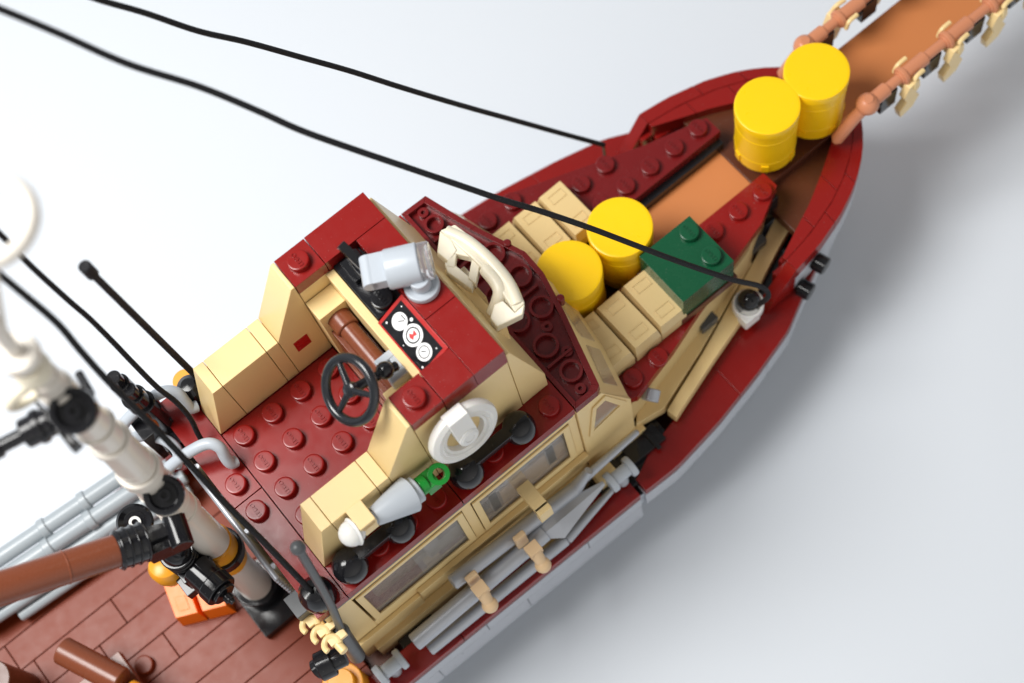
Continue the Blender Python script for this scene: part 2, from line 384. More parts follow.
# two narrow panes on the sloped front
def on_front(y, t):    # t from 0 (top) to 1 (bottom) on the sloped face
    top = interp([(q[1], q[0]) for q in bow[::-1]], y); lo = interp([(q[1], q[0]) for q in lowb[::-1]], y)
    return Vector((top+(lo-top)*t+.02, y, -.42-2.33*t))
for ya, yb in ((-5.1, -3.9), (-3.6, -2.0), (-1.0, .6), (.9, 2.1)):
    q = [on_front(ya, .28), on_front(yb, .28), on_front(yb, .75), on_front(ya, .75)]
    fw = MB(); fw.add(q+[v-Vector((.06, 0, .03)) for v in q], [(0, 1, 2, 3), (4, 7, 6, 5), (0, 4, 5, 1), (1, 5, 6, 2), (2, 6, 7, 3), (3, 7, 4, 0)]); fw.build('front_window', 'smoke', wall, bevel=0)

# ================================================================ roof
rf = MB()
gp = .014
for (x0, x1, y0, y1) in ((-1.5, -.5, -1.5, 2.5), (-1.5, -.5, -5.5, -1.5), (-.5, 3.5, -3.5, .5), (-.5, 3.5, .5, 2.5), (3.5, 7.5, .5, 2.5), (3.5, 7.5, -3.5, .5),
                         (-.5, 3.5, -5.5, -3.5), (3.5, 7.5, -5.5, -3.5)):
    rf.box(x0+gp, x1-gp, y0+gp, y1-gp, -.4, 0)
for x in (0, 1, 2, 3):
    for y in (0, -1, -2, -3): rf.stud(x, y, 0)
for y in (-1, -2): rf.stud(-1, y, 0)
for x in (0, 1, 2, 3, 4, 5, 6, 7): rf.stud(x, -5, 0)
for x in range(0, 7): rf.stud(x, 2, 0, txt=False)
roof = rf.build('roof', 'dred', boat)
MB().box(-1.42, 7.42, -5.44, 2.44, -.62, -.41).build('roof_underlay', 'dgrey', roof, bevel=0)
# forward open plate of the roof: rim, tubes
fp = MB()
outl = [(7.52, 2.5), (8.42, 2.48), (8.9, .72), (9.48, -.9), (9.46, -1.75), (9.14, -3.06), (8.46, -5.4), (8.3, -5.5), (7.52, -5.5)]
fp.prism(outl, -.4, -.22)
cx_ = 8.2
inl = []
for i, (x, y) in enumerate(outl):
    inl.append((x+(.14 if x < 7.6 else -.17), y+(-.16 if y > 2.3 else .16 if y < -5.3 else 0)))
for i in range(len(outl)):
    j = (i+1) % len(outl); fp.prism([outl[i], outl[j], inl[j], inl[i]], -.23, 0)
def tubering(x, y, r=.4): fp.lathe([(r-.09, -.23), (r-.09, -.005), (r, -.005), (r, -.23)], (x, y, 0), seg=26, closed=True)
for x, y, r in ((7.98, -.3, .36), (8.75, -.3, .36), (8.0, -1.4, .36), (8.9, -1.35, .36), (7.98, -2.4, .36), (8.75, -2.5, .36), (8.1, -3.5, .38), (8.15, -4.55, .34), (8.05, 1.6, .3), (8.1, .7, .3)): tubering(x, y, r)
for x, y in ((8.5, -3.05), (8.45, -4.0), (8.02, -5.1), (8.4, -1.9), (8.4, -.85), (8.05, 2.15)): fp.lathe([(.06, -.23), (.06, -.1), (.17, -.1), (.17, -.23)], (x, y, 0), seg=18, closed=True)
fp.box(7.7, 9.1, -1.95, -1.87, -.22, -.02); fp.box(7.7, 8.6, -4.08, -4.0, -.22, -.04); fp.box(7.7, 8.7, .2, .28, -.22, -.02); fp.box(7.7, 8.3, 1.12, 1.2, -.22, -.02)
fp.cyl((9.25, -.35, -.3), (9.25, -.35, .1), .12).cyl((9.3, -2.7, -.3), (9.3, -2.7, .1), .12)
fp.build('roof_front_plate', 'ddred', boat, bevel=.012)

# ================================================================ flying bridge walls
def bridge_wall(y0, y1):
    m = MB()
    m.prism([(-.5, 0), (.1, 2.4), (.1, 2.4), (.42, 2.4), (.42, 0)], y0, y1, 'y')
    m.prism([(.435, 0), (.435, 2.4), (1.9, 2.4), (1.9, 0)], y0, y1, 'y')
    m.prism([(1.915, 0), (1.915, 2.4), (2.3, 2.4), (2.3, 0)], y0, y1, 'y')
    m.prism([(2.315, 0), (2.315, 2.4), (3.38, 4.38), (3.49, 4.38), (3.49, 0)], y0, y1, 'y')
    m.prism([(3.505, 0), (3.505, 3.9), (4.49, 3.9), (4.49, 0)], y0, y1, 'y')
    return m
bw1 = bridge_wall(.52, 1.48).build('bridge_wall', 'tan', boat)
bw2 = bridge_wall(-4.48, -3.52).build('bridge_wall', 'tan', boat)
MB().box(2.62, 3.08, .50, .54, 1.15, 1.75).build('red_square_tile', 'red', bw1, bevel=.01)
# console
c = MB()
c.box(4.5, 6.48, -4.47, 1.47, 0, 3.55)
c.prism([(6.5, .02), (6.5, 3.95), (6.62, 3.95), (7.4, .9), (7.4, .02)], -4.46, 1.46, 'y')
c.box(4.36, 4.62, -3.5, .5, 2.6, 3.9); c.box(3.5, 4.36, -.15, .5, 0, 3.3); c.box(3.52, 4.36, -3.5, -2.9, 0, 3.3)
c.box(6.9, 7.25, -3.3, -.9, .5, 2.5)
con = c.build('bridge_console', 'tan', boat)
b = MB(); b.box(3.6, 4.34, -2.9, -.16, 0, 2.3)
b.box(3.5, 3.6, -3.5, .5, 0, .5)
b.build('console_bench', 'brown', con)
MB().cyl((3.98, -.15, 2.75), (3.98, -2.88, 2.75), .27).cyl((3.98, -.12, 2.75), (3.98, -.62, 2.75), .34).build('brown_rod', 'brown', con, bevel=0)
t = MB()
t.box(3.51, 4.49, .51, 1.49, 3.91, 4.38).box(3.51, 4.49, -4.49, -3.51, 3.91, 4.38)
t.stud(4, 1, 4.38).stud(4, -4, 4.38)
t.box(4.51, 6.49, .51, 1.49, 3.56, 4.4); t.box(5.51, 6.49, -2.49, .49, 3.56, 4.4); t.box(5.51, 6.49, -4.49, -2.51, 3.56, 4.4); t.box(4.51, 5.5, -4.49, -3.51, 3.56, 4.4)
ct = t.build('console_top', 'dred', boat)
b = MB().box(4.64, 5.5, -1.49, .5, 3.56, 4.0).stud(5.05, -1.15, 3.98).box(4.8, 5.45, -.35, .35, 4.0, 4.2)
b.cyl((5.2, -.3, 4.35), (5.2, .3, 4.35), .2)
bk = b.build('black_console_plate', 'black', con)
# throttle lever
MB().prism([(-.18, -.12), (.95, -.12), (.95, .12), (-.18, .12)], 0, .22).move(Matrix.Translation(at(366, 270, z=4.7)) @ Matrix.Rotation(math.radians(100), 4, 'Z') @ Matrix.Rotation(math.radians(-32), 4, 'Y')).box(4.95, 5.4, -.55, -.1, 4.0, 4.6).build('throttle_lever', 'black', con)
# gauge panel: sloped tile with printed dials
gpn = MB().prism([(4.5, 3.56), (4.5, 3.86), (5.49, 4.4), (5.49, 3.56)], -3.49, -1.51, 'y').build('gauge_panel', 'red', con)
sl = math.atan2(.54, .99); G = Matrix.Translation((4.995, -2.5, 4.13)) @ Matrix.Rotation(-sl, 4, 'Y')
def disc(m, x, y, r, h, r0=0):
    if r0: m.lathe([(r0, 0), (r0, h), (r, h), (r, 0)], (x, y, 0), seg=32, closed=True)
    else: m.lathe([(r, 0), (r, h)], (x, y, 0), seg=32)
MB().box(-.43, .43, -.88, .88, 0, .008).move(G).build('dial_backing', 'black', gpn, bevel=0)
d = MB()
disc(d, .02, .52, .24, .014); disc(d, .05, -.02, .30, .014, .22); disc(d, .05, -.02, .18, .014); disc(d, -.02, -.56, .24, .014)
for x, y, r in ((.3, .3, .05), (-.28, .78, .03), (.33, .75, .02), (-.33, -.8, .03), (.3, -.75, .02), (-.34, .0, .015)): disc(d, x, y, r, .014)
d.move(G).build('dial_print', 'pink', gpn, bevel=0)
MB().add([(.12, .42, .017), (.14, .44, .017), (.0, .56, .017), (-.02, .54, .017)], [(0, 1, 2, 3)]).add([(.15, .62, .017), (.18, .6, .017), (.19, .42, .017), (.16, .42, .017)], [(0, 1, 2, 3)]).move(G).build('dial_needle', 'black', gpn, bevel=0)
d = MB()
disc(d, -.02, -.56, .17, .017, .145); d.add([(-.08, -.5, .018), (-.06, -.48, .018), (.04, -.58, .018), (.02, -.6, .018)], [(0, 1, 2, 3)])
disc(d, .05, -.02, .205, .0165, .195)
d.move(G).build('dial_needle', 'black', gpn, bevel=0)
d = MB(); d.add([(-.07, .0, .018), (.0, .1, .018), (.06, .0, .018), (.17, .07, .018), (.15, -.1, .018), (.05, -.06, .018), (-.03, -.12, .018)], [(0, 1, 2, 3, 4, 5, 6)])
d.move(G).build('dial_mark', 'printred', gpn, bevel=0)
# steering wheel
wc = at(350, 390, Y=-2.75); ax = Vector((-math.cos(math.radians(47)), -.02, math.sin(math.radians(47)))).normalized()
w = MB(); w.ring(wc, ax, .83, .13); w.lathe([(.2, -.12), (.2, .06), (.13, .1)], wc, ax)
e1 = Vector((0, 1, 0)); e1 = (e1-ax*e1.dot(ax)).normalized(); e2 = ax.cross(e1)
for k in (0, 1, 2):
    an = math.radians(95+120*k); dd = e1*math.cos(an)+e2*math.sin(an); w.cyl(wc+dd*.12, wc+dd*.78, .1, .075, seg=12)
sw = w.build('steering_wheel', 'gun', con, bevel=0)
mc = at(388, 368, Y=-2.85)
MB().cyl(wc-ax*.1, mc+Vector((.25, 0, -.25)), .13).ball(mc+Vector((-.1, 0, 0)), .24).build('steering_shaft', 'black', sw, bevel=0)
cl = MB(); q = at(394, 366, z=3.6)
cl.box(q.x-.35, q.x+.45, q.y+.18, q.y+.42, 3.2, 3.72); cl.box(q.x-.35, q.x+.45, q.y-.42, q.y-.18, 3.2, 3.72); cl.box(q.x-.0, q.x+.45, q.y-.2, q.y+.2, 3.2, 3.72)
cl.build('grey_clip', 'grey', con, bevel=.05)

# ================================================================ searchlight
zl = 5.05; pL = at(386, 270, z=zl); pR = at(422, 262, z=zl); dr = (pR-pL).normalized(); up = Vector((0, 0, 1)); sd = dr.cross(up)
s = MB()
s.lathe([(.50, 0), (.53, .06), (.53, .86), (.49, .9)], pL, dr, seg=36)
s.box(-.45, .12, -.42, .42, -.35, .22)
s2 = MB().lathe([(.001, -.40), (.29, -.40), (.29, .40), (.001, .40)], (0, 0, 0), (0, 1, 0), seg=28)
rotm = Matrix((( dr.x, sd.x, up.x), (dr.y, sd.y, up.y), (dr.z, sd.z, up.z))).to_4x4()
s = MB(); s.lathe([(.50, 0), (.53, .06), (.53, .86), (.49, .9)], pL, dr, seg=36)
k = MB().box(-.40, .05, -.42, .42, -.15, .28).add([], []); k.lathe([(.22, -.42), (.22, .42)], (-.42, 0, .07), (0, 1, 0), seg=24); k.move(Matrix.Translation(pL) @ rotm)
s.add(k.v, k.f)
s.cyl((6.0, -1.75, 4.41), (6.0, -1.75, 4.62), .47); s.cyl((6.0, -1.75, 4.6), (6.0, -1.75, 5.0), .28)
sl_ = s.build('searchlight', 'grey', boat, bevel=.03)
MB().lathe([(.50, .91), (.5, 1.16), (.47, 1.19), (.3, 1.19), (.3, 1.1), (.26, 1.06), (.01, 1.05)], pL, dr, seg=36).build('searchlight_lens', 'clear', sl_, bevel=0)

# ================================================================ ivory front rack
def P(u, v, z): return at(u, v, z=z)
iv = MB()
zt = 3.0
face = [P(438, 233, zt), P(443, 225, zt+.1), P(466, 231, zt), P(500, 262, zt), P(525, 303, zt), P(520, 316, zt-.1), P(497, 327, zt-.2), P(486, 318, zt-.3), P(489, 303, zt-.1), P(492, 282, zt), P(474, 268, zt), P(466, 262, zt)]
def slab(m, pts, d):
    n = len(pts); m.add(pts+[p+d for p in pts], [tuple(range(n)), tuple(range(n, 2*n))[::-1]]+[(i, n+i, n+(i+1) % n, (i+1) % n) for i in range(n)])
# back bar running along the front of the bridge
iv.tube([P(446, 232, zt), P(467, 242, zt), P(490, 262, zt), P(508, 284, zt), P(518, 306, zt)], .2, seg=14)
slab(iv, [P(440, 230, zt+.12), P(455, 224, zt+.12), P(478, 241, zt+.12), P(504, 266, zt+.12), P(525, 303, zt+.12), P(515, 312, zt+.12), P(494, 280, zt+.12), P(470, 256, zt+.12)], Vector((-.05, 0, -.28)))
slab(iv, [P(440, 230, zt+.12), P(437, 252, zt+.05), P(449, 262, zt), P(457, 250, zt+.1), P(452, 240, zt+.1)], Vector((-.05, 0, -.28)))
slab(iv, [P(515, 312, zt+.12), P(525, 303, zt+.12), P(523, 314, zt+.1), P(497, 327, zt), P(490, 318, zt), P(494, 304, zt+.1), P(503, 300, zt+.12)], Vector((-.05, 0, -.3)))
slab(iv, [P(450, 236, zt+.1), P(470, 238, zt+.1), P(500, 268, zt+.1), P(509, 290, zt+.1), P(499, 291, zt+.05), P(487, 274, zt+.05), P(470, 257, zt+.05), P(453, 253, zt+.05)], Vector((-.03, 0, -.3)))
slab(iv, [P(444, 262, zt), P(452, 262, zt), P(474, 280, zt-.05), P(472, 290, zt-.1), P(447, 272, zt-.05)], Vector((-.03, 0, -.3)))
slab(iv, [P(449, 250, zt+.04), P(457, 252, zt+.04), P(455, 268, zt), P(446, 266, zt)], Vector((-.03, 0, -.3)))
slab(iv, [P(472, 258, zt+.04), P(480, 266, zt+.04), P(476, 284, zt), P(468, 278, zt)], Vector((-.03, 0, -.3)))
for a0, a1, a2 in (((485, 268), (500, 290), (493, 314)),):
    iv.tube([P(*a0, zt), P(*a1, zt-.0), P(*a2, zt-.5)], .2, seg=14)
iv.box(7.0, 7.5, -1.5, -1.1, 1.9, 2.4)
iv.build('front_rack', 'ivory', boat, bevel=.04)
tb = MB()
for y in (-1.35, -1.95, -2.55): tb.box(7.2, 7.42, y-.2, y+.2, 1.5, 2.2)
tb.build('rack_socket', 'dtan', con)

# ================================================================ roof edge fittings
for i, (xa, xb) in enumerate(((.08, 1.74), (4.08, 5.95))):
    f = MB()
    for x, r in ((xa, .5), (xb, .47)):
        f.lathe([(r-.06, .22), (r, .27), (r, .40), (r*.97, .52), (r*.85, .68), (r*.6, .82), (r*.3, .89), (.01, .91)], (x, -5.02, 0), seg=32)
        f.lathe([(.32, .0), (.32, .25)], (x, -5.02, .2), seg=24)
    f.box(xa+.2, xb-.2, -5.2, -4.84, .5, .78)
    f.build('roof_vent', 'black', boat, bevel=.03)
b = MB().lathe([(.5, 0), (.5, .2), (.46, .45), (.3, .66), (.1, .72), (.1, .6), (.01, .6)], (-1.08, -5.0, .02), seg=32)
b.build('rope_anchor', 'black', boat, bevel=0)
b = MB().lathe([(.42, 0), (.42, .3), (.36, .55), (.2, .7), (.01, .72)], (-.35, 2.05, 0), seg=28).build('rope_anchor', 'black', boat, bevel=0)
# hooked grey bars on the aft roof edge
def hook(pts): return MB().tube([at(u, v, z=z) for u, v, z in pts], .17, seg=16, smooth=8)
hook([(120, 432, .3), (126, 421, .5), (145, 403, .9), (163, 392, 1.1), (177, 393, 1.0), (185, 402, .7), (190, 408, .45), (197, 406, .35)]).build('grey_hook', 'grey', boat, bevel=0)
hook([(140, 490, .1), (168, 468, .5), (186, 454, .9), (206, 444, 1.1), (219, 447, 1.0), (226, 458, .6), (231, 463, .35), (236, 461, .25)]).build('grey_hook', 'grey', boat, bevel=0)
hook([(110, 450, -1.5), (140, 436, -.6), (165, 440, -.3), (178, 452, -.3), (176, 466, -.6)]).build('grey_hook', 'grey', boat, bevel=0)
# ladder on the aft wall: silver ribbed bars
l = MB()
for k in range(22):
    z = -.9-k*.26; l.cyl((-1.75, -3.6, z), (-1.75, .9, z), .1, seg=12)
for y in (-3.2, -1.9, -.6, .6): l.cyl((-1.62, y, -6.5), (-1.62, y, -.85), .1, seg=12)
l.build('aft_ladder', 'silver', boat, bevel=0)
for b_ in ((-1.95, -1.45, -4.9, -4.2, -6.7, -.7), (-1.9, -1.45, 1.0, 1.9, -6.7, -.7)): MB().box(*b_).build('aft_post', 'dgrey', boat)
# exhaust tubes
for u, v, zz in ((113, 377, 3.4), (128, 389, 2.9)):
    p = at(u, v, z=zz); MB().cyl((p.x, p.y, -2), (p.x, p.y, zz-.45), .27).cyl((p.x, p.y, zz-.5), p, .2).cyl((p.x, p.y, 1.2), (p.x, p.y, 1.8), .36).build('exhaust_pipe', 'black', boat, bevel=0)
p = at(150, 420, z=.2); MB().box(p.x-.5, p.x+.5, p.y-.4, p.y+.6, -1.6, .2).box(p.x-.2, p.x+.9, p.y-.9, p.y-.1, -1.6, -.3).build('exhaust_base', 'black', boat)
p = at(184, 380, z=-.3); MB().cyl((p.x, p.y, -1.5), p, .35).build('amber_cap', 'gold', boat, bevel=0)
# antennas
an = MB().cyl((.02, 2.0, -.2), (-.19, 2.0, 8.55), .095, seg=14).cyl((-.19, 2, 8.4), (-.2, 2.0, 8.95), .16, seg=16).cyl((.02, 2.0, -.2), (.02, 2, .6), .25)
an.build('antenna', 'rope', boat, bevel=0)
wa = MB(); w0 = at(350, 650, z=-3.0); w1 = at(298, 548, z=4.1)
wa.tube([w0, w0.lerp(w1, .12), w0.lerp(w1, .5)+Vector((.08, -.05, 0)), w1], .12, seg=14); wa.ball(w1, .2); wa.cyl(w0-Vector((0, 0, 1)), w0.lerp(w1, .2), .24); wa.ball(w0.lerp(w1, .2), .26)
wa.build('whip_antenna', 'dgrey', boat, bevel=0)
# aft starboard corner fittings
cr = MB()
for u, v in ((309, 624), (320, 634), (331, 643)):
    p = at(u, v, z=-1.2)
    cr.tube([p+Vector((.22*math.cos(t_*.6-.6), .22*math.sin(t_*.6-.6)-.05, 0)) for t_ in range(8)], .09, seg=10, smooth=2)
    cr.box(p.x-.05, p.x+.5, p.y-.12, p.y+.12, p.z-.1, p.z+.06)
p = at(326, 634, z=-1.25); q_ = at(345, 652, z=-1.25); cr.cyl(at(312, 616, z=-1.35), q_, .13)
cr.build('tan_claw', 'tan', boat, bevel=.03)
p0 = at(318, 668, z=-2.2); p1 = at(345, 655, z=-2.2)
MB().cyl(p0, p0.lerp(p1, .55), .42).cyl(p0.lerp(p1, .5), p1, .3).cyl(p0-Vector((.1, 0, .05)), p0.lerp(p1, .1), .3).build('black_knob', 'black', boat, bevel=0)
p = at(344, 684, z=-5.2); MB().cyl((p.x, p.y, -6.7), (p.x, p.y, -5.0), .62).cyl((p.x, p.y, -5.0), (p.x, p.y, -4.7), .4).build('amber_drum', 'gold', boat, bevel=0)
# cleats on the side deck
def cleat(u, v, z, name='cleat'):
    p = at(u, v, z=z); d = Vector((1, 0, 0)); m = MB()
    m.cyl(p-d*.5, p-d*.28, .34); m.cyl(p-d*.3, p+d*.3, .22); m.cyl(p+d*.26, p+d*.46, .34)
    m.cyl(p+Vector((0, 0, -.8)), p, .2)
    return m.build(name, 'grey', boat, bevel=0)
cleat(391, 667, -5.3); cleat(621, 474, -5.0)
for b_ in ((-.4, .9, -6.55, -5.75, -6.7, -6.15), (7.2, 8.2, -6.5, -5.75, -6.6, -5.6)): MB().box(*b_).build('cleat_base', 'black', boat)
MB().box(7.3, 7.95, -6.35, -5.72, -5.6, -4.9).build('tan_block', 'dtan', boat)
# pegs that hold the harpoons
for u, v in ((486, 596), (539, 556)):
    p = at(u-5, v-6, z=-3.9); q = at(u+4, v+9, z=-4.4)
    m = MB(); m.cyl(p, q, .2, .17, seg=18); m.ball(q, .25); m.box(p.x-.22, p.x+.22, p.y-.16, p.y+.22, p.z-.2, p.z+.16)
    m.build('harpoon_peg', 'peg', boat, bevel=.04)
for u, v in ((471, 576), (519, 536)):
    p = at(u, v, z=-3.55); MB().box(p.x-.2, p.x+.2, p.y-.09, p.y+.09, -4.6, p.z+.06).build('harpoon_peg', 'peg', boat, bevel=.05)
for u, v in ((471, 606), (551, 543)):
    p = at(u, v, z=-5.7); MB().box(p.x-.27, p.x+.27, p.y-.12, p.y+.3, -5.98, p.z).build('tan_foot', 'tan', boat)

# ================================================================ bow fittings
p = at(748, 303, z=-4.9)
MB().lathe([(.42, -.6), (.5, -.3), (.5, .0), (.42, .02), (.36, -.1), (.3, -.2)], p, (0, 0, 1), seg=30).box(p.x-.5, p.x+.1, p.y-.48, p.y-.05, p.z-.6, p.z-.05).build('bow_cleat', 'white', boat, bevel=.05)
MB().ball(p+Vector((.08, .05, .02)), .36).build('cleat_ball', 'black', boat, bevel=0)
# rack of the pulpit
pk = MB().box(20.0, 31.0, -2.52, -.55, -4.15, -3.85)
plank = pk.build('pulpit_plank', 'nougat', boat)
for s_, y in ((-1, -3.12), (1, -.32)):
    r = MB(); zr = -2.45
    x = 22.35
    r.cyl((20.95, y, zr), (22.4, y, zr), .16, seg=16); r.cyl((21.1, y, zr), (21.75, y, zr), .23, seg=18)
    while x < 31:
        r.cyl((x-.1, y, zr), (x+1.0, y, zr), .23, seg=18); r.cyl((x+.9, y, zr), (x+1.95, y, zr), .16, seg=16); r.cyl((x-.05, y, zr), (x+.12, y, zr), .31, seg=18); x += 1.86
    r.ball((20.95, y, zr), .36); r.cyl((20.95, y, zr), (20.95, y, zr+.36), .17, seg=14)
    e = at(837, 139, z=-3.9) if s_ < 0 else at(783, 74, z=-3.9)
    r.tube([(21.2, y, zr), (20.9, y, zr-.05), Vector((20.9, y, zr)).lerp(e, .5)+Vector((.08, 0, .12)), e], .2, seg=14)
    r.tube([Vector((20.9, y, zr)).lerp(e, .8), e+(e-Vector((20.9, y, zr)))*.07], .12, seg=12, smooth=1)
    rail = r.build('pulpit_rail', 'rail', boat, bevel=0)
    x = 22.35
    while x < 31:
        c_ = MB()
        yo = y+s_*.32
        c_.box(x-.05, x+.2, min(y, yo), max(y, yo), zr-.5, zr-.25)
        c_.prism([(x-.05, zr-.1), (x+.35, zr), (x+.45, zr-.5), (x+.30, zr-.75), (x+.5, zr-1.1), (x+.3, zr-1.6), (x-.2, zr-1.75), (x-.3, zr-1.3), (x-.05, zr-1.0), (x-.2, zr-.6)], yo-.13, yo+.13, 'y')
        c_.tube([(x+.15, y+s_*.45, zr-.3), (x+.25, y+s_*.36, zr+.1), (x+.6, y+s_*.33, zr+.12)], .08, seg=8)
        c_.tube([(x+.05, y-s_*.33, zr-.2), (x+.15, y-s_*.33, zr+.1), (x+.5, y-s_*.33, zr+.14)], .08, seg=8)
        c_.build('rail_clip', 'tan', rail, bevel=.02)
        MB().box(x-.85, x-.2, y-.12, y+.12, zr-1.2, zr-.3).cyl((x-1.0, y, zr-.6), (x-.84, y, zr-.6), .14).build('rail_bracket', 'black', rail)
        x += 1.86

# ================================================================ mast and boom
mp = MB().box(-3.5, -1.9, -2.9, -.7, -6.78, -6.4).cyl((-2.75, CY, -6.4), (-2.75, CY, -5.9), .7)
mp.build('mast_step', 'black', boat)
def mp_at(z): return Vector((interp([(-6.4, -2.75), (3.5, -2.38), (10, -2.12), (14, -2.05), (18, -1.6)], z), CY, z))
ms = MB()
for z0, z1, r0, r1 in ((-6.0, -3.4, .52, .46), (-3.4, -2.7, .5, .5), (-2.75, -.85, .45, .45), (-.9, 2.1, .5, .46), (2.1, 2.6, .53, .53), (2.6, 5.6, .5, .48), (5.6, 6.0, .56, .56), (6.0, 7.9, .47, .44), (7.9, 8.1, .5, .5), (8.1, 11.6, .4, .4), (11.6, 12.2, .34, .34), (12.2, 13.3, .3, .3), (13.3, 13.6, .45, .45), (13.6, 17.6, .16, .14)):
    ms.cyl(mp_at(z0), mp_at(z1), r0, r1, seg=32)
for z0 in (3.2, 4.4, 6.4, 9.0): ms.cyl(mp_at(z0), mp_at(z0+.06), .51 if z0 < 6 else .475, seg=32)
mast = ms.build('mast', 'mast', boat, bevel=0)
MB().cyl(mp_at(-2.72), mp_at(-2.0), .55).cyl(mp_at(-1.65), mp_at(-.85), .55).build('amber_band', 'gold', mast, bevel=0)
cb = MB().cyl(mp_at(-2.05), mp_at(-1.6), .66)
q = mp_at(-1.8); cb.box(q.x-1.5, q.x-.1, q.y-.55, q.y+.45, q.z-.2, q.z+.22); cb.build('mast_collar', 'black', mast)
# crow's nest hoop
hc = at(-12, 222, z=16.8); h = MB().ring(hc, (0, 0, 1), .82, .16, seg=64)
for k in range(2):
    an_ = math.pi+k*1.1; h.cyl((hc.x+.84*math.cos(an_), hc.y+.84*math.sin(an_), 16.75), mp_at(14.0), .06, seg=10)
h.build('crows_nest_hoop', 'mast', mast, bevel=0)
ivs = MB()
pp = at(5, 345, Y=-1.5); ivs.lathe([(.25, -.2), (.4, 0), (.25, .25)], mp_at(13.0)+Vector((0, -.2, 0)), (0, -.3, 1)); ivs.ring(mp_at(12.0)+Vector((-.5, 0, 0)), (0, 1, .2), .38, .12)
ivs.build('mast_fitting', 'ivory', mast, bevel=0)
# round black joints
va = Vector((0, -.42, .9)).normalized()
def joint(u, v, Y, r, nm='mast_joint'):
    p = at(u, v, Y=Y); m = MB()
    m.lathe([(r*.8, -.5), (r, -.4), (r, .05), (r*.9, .1), (r*.72, .1), (r*.62, -.08), (r*.34, -.08), (r*.32, .04), (r*.16, .04), (r*.14, -.1), (.004, -.1)], p, va, seg=36)
    return m.build(nm, 'black', mast, bevel=0)
joint(164, 495, -2.15, .5); joint(73, 411, -2.15, .5)
p = at(72, 411, Y=-2.6)
sp = MB(); zz = 10.3; A = at(52, 420, z=zz); B = at(-30, 462, z=zz); sp.cyl(A, B, .17, seg=16); sp.cyl(A.lerp(B, .0), A.lerp(B, .35), .34); sp.cyl(A.lerp(B, .1), A.lerp(B, .2), .4)
sp.cyl(A.lerp(B, .62), A.lerp(B, 1), .24)
A = at(32, 398, z=10.6); B = at(76, 447, z=10.6); d_ = (B-A).normalized(); sdv = d_.cross(Vector((0, 0, 1)))
slab(sp, [A-sdv*.03, B-sdv*.12, B+sdv*.12, A+sdv*.03], Vector((0, 0, -.25)))
sp.cyl(at(78, 372, z=10), at(92, 396, z=10), .1, seg=10)
sp.build('crosstree', 'black', mast)
# boom
B0 = at(125, 548, Y=-1.9); B1 = at(-60, 606, Y=-1.9); B1 = at(-60, 608, z=B0.z+2.2)
bd = (B1-B0).normalized()
bm_ = MB().cyl(B0-bd*.2, B1, .43, seg=32)
for f_ in (.33, .8): bm_.cyl(B0.lerp(B1, f_), B0.lerp(B1, f_)+bd*.05, .445, seg=32)
boom = bm_.build('boom', 'brown', boat, bevel=0)
hd = MB(); hb = at(178, 531, z=B0.z-.4)
hdir = (hb-B0).normalized()
hd.cyl(B0+bd*.25, B0-bd*.55, .50, seg=32)
for k in range(4): hd.cyl(B0+bd*(.2-.22*k), B0+bd*(.14-.22*k), .54, seg=32)
sv = hdir.cross(Vector((0, 0, 1))).normalized()
a0, a1 = B0-bd*.4, hb
slab(hd, [a0-sv*.42, a1-sv*.3, a1+sv*.3, a0+sv*.42], Vector((0, 0, -.7)))
slab(hd, [a0-sv*.1+Vector((0, 0, .2)), a1-sv*.2+Vector((0, 0, .15)), a1+sv*.05+Vector((0, 0, .15)), a0+sv*.15+Vector((0, 0, .2))], Vector((0, 0, -.3)))
hd.cyl(hb-sv*.45, hb+sv*.45, .3)
gear = at(176, 552, z=.1)
for k in range(7): hd.cyl(gear+Vector((0, 0, -.2*k)), gear+Vector((0, 0, -.2*k-.1)), .5, seg=26)
hd.ball(gear, .42).cyl(gear-Vector((0, 0, 1.8)), gear, .4).cyl(gear-Vector((0, 0, .2)), hb, .22)
hd.build('boom_holder', 'black', boom, bevel=.03)
# winch motor
w0 = at(196, 568, z=-.6); w1 = at(222, 592, z=-.6)
mt = MB().cyl(w0, w0.lerp(w1, .65), .46).cyl(w0.lerp(w1, .6), w1, .5).cyl(w1, w1.lerp(w0, -.12), .36).cyl(w1, w1+(w1-w0)*.45, .09, seg=12).cyl(w1+(w1-w0)*.15, w1+(w1-w0)*.35, .15, seg=12)
mt.box(w0.x-.5, w0.x+.5, w0.y-.2, w0.y+.9, -1.2, -.5)
mt.build('winch', 'black', mast, bevel=.03)
p = at(166, 566, z=-1.5); MB().lathe([(.25, -.9), (.45, -.4), (.52, .0), (.45, .2), (.25, .32)], p, (.2, .1, 1)).build('amber_cone', 'gold', mast, bevel=0)
p = at(135, 522, z=-.3); dsc = MB().lathe([(.1, .02), (.3, .0), (.46, .12), (.52, .02), (.5, -.2), (.1, -.25)], p, va, seg=32).build('pulley', 'black', mast, bevel=0)
MB().lathe([(.09, -.1), (.09, .06), (.17, .06), (.17, -.1)], p, va, seg=20, closed=True).build('pulley_hub', 'white', dsc, bevel=0)
# port quarter: light grey curved rails
gr = MB()
for (ua, va_, ub, vb, zz, rr) in ((-40, 585, 160, 450, -5.0, .27), (-40, 607, 170, 466, -5.2, .28), (-30, 619, 185, 476, -5.6, .24), (-20, 628, 190, 488, -6.0, .22), (20, 616, 190, 500, -6.4, .2)):
    A = at(ua, va_, z=zz); B = at(ub, vb, z=zz); gr.cyl(A, B, rr, seg=20)
    if zz > -5.5:
        for f_ in (.40, .60): gr.cyl(A.lerp(B, f_), A.lerp(B, f_+.035), rr+.06, seg=20)
gr.build('quarter_rail', 'rgrey', boat, bevel=0)
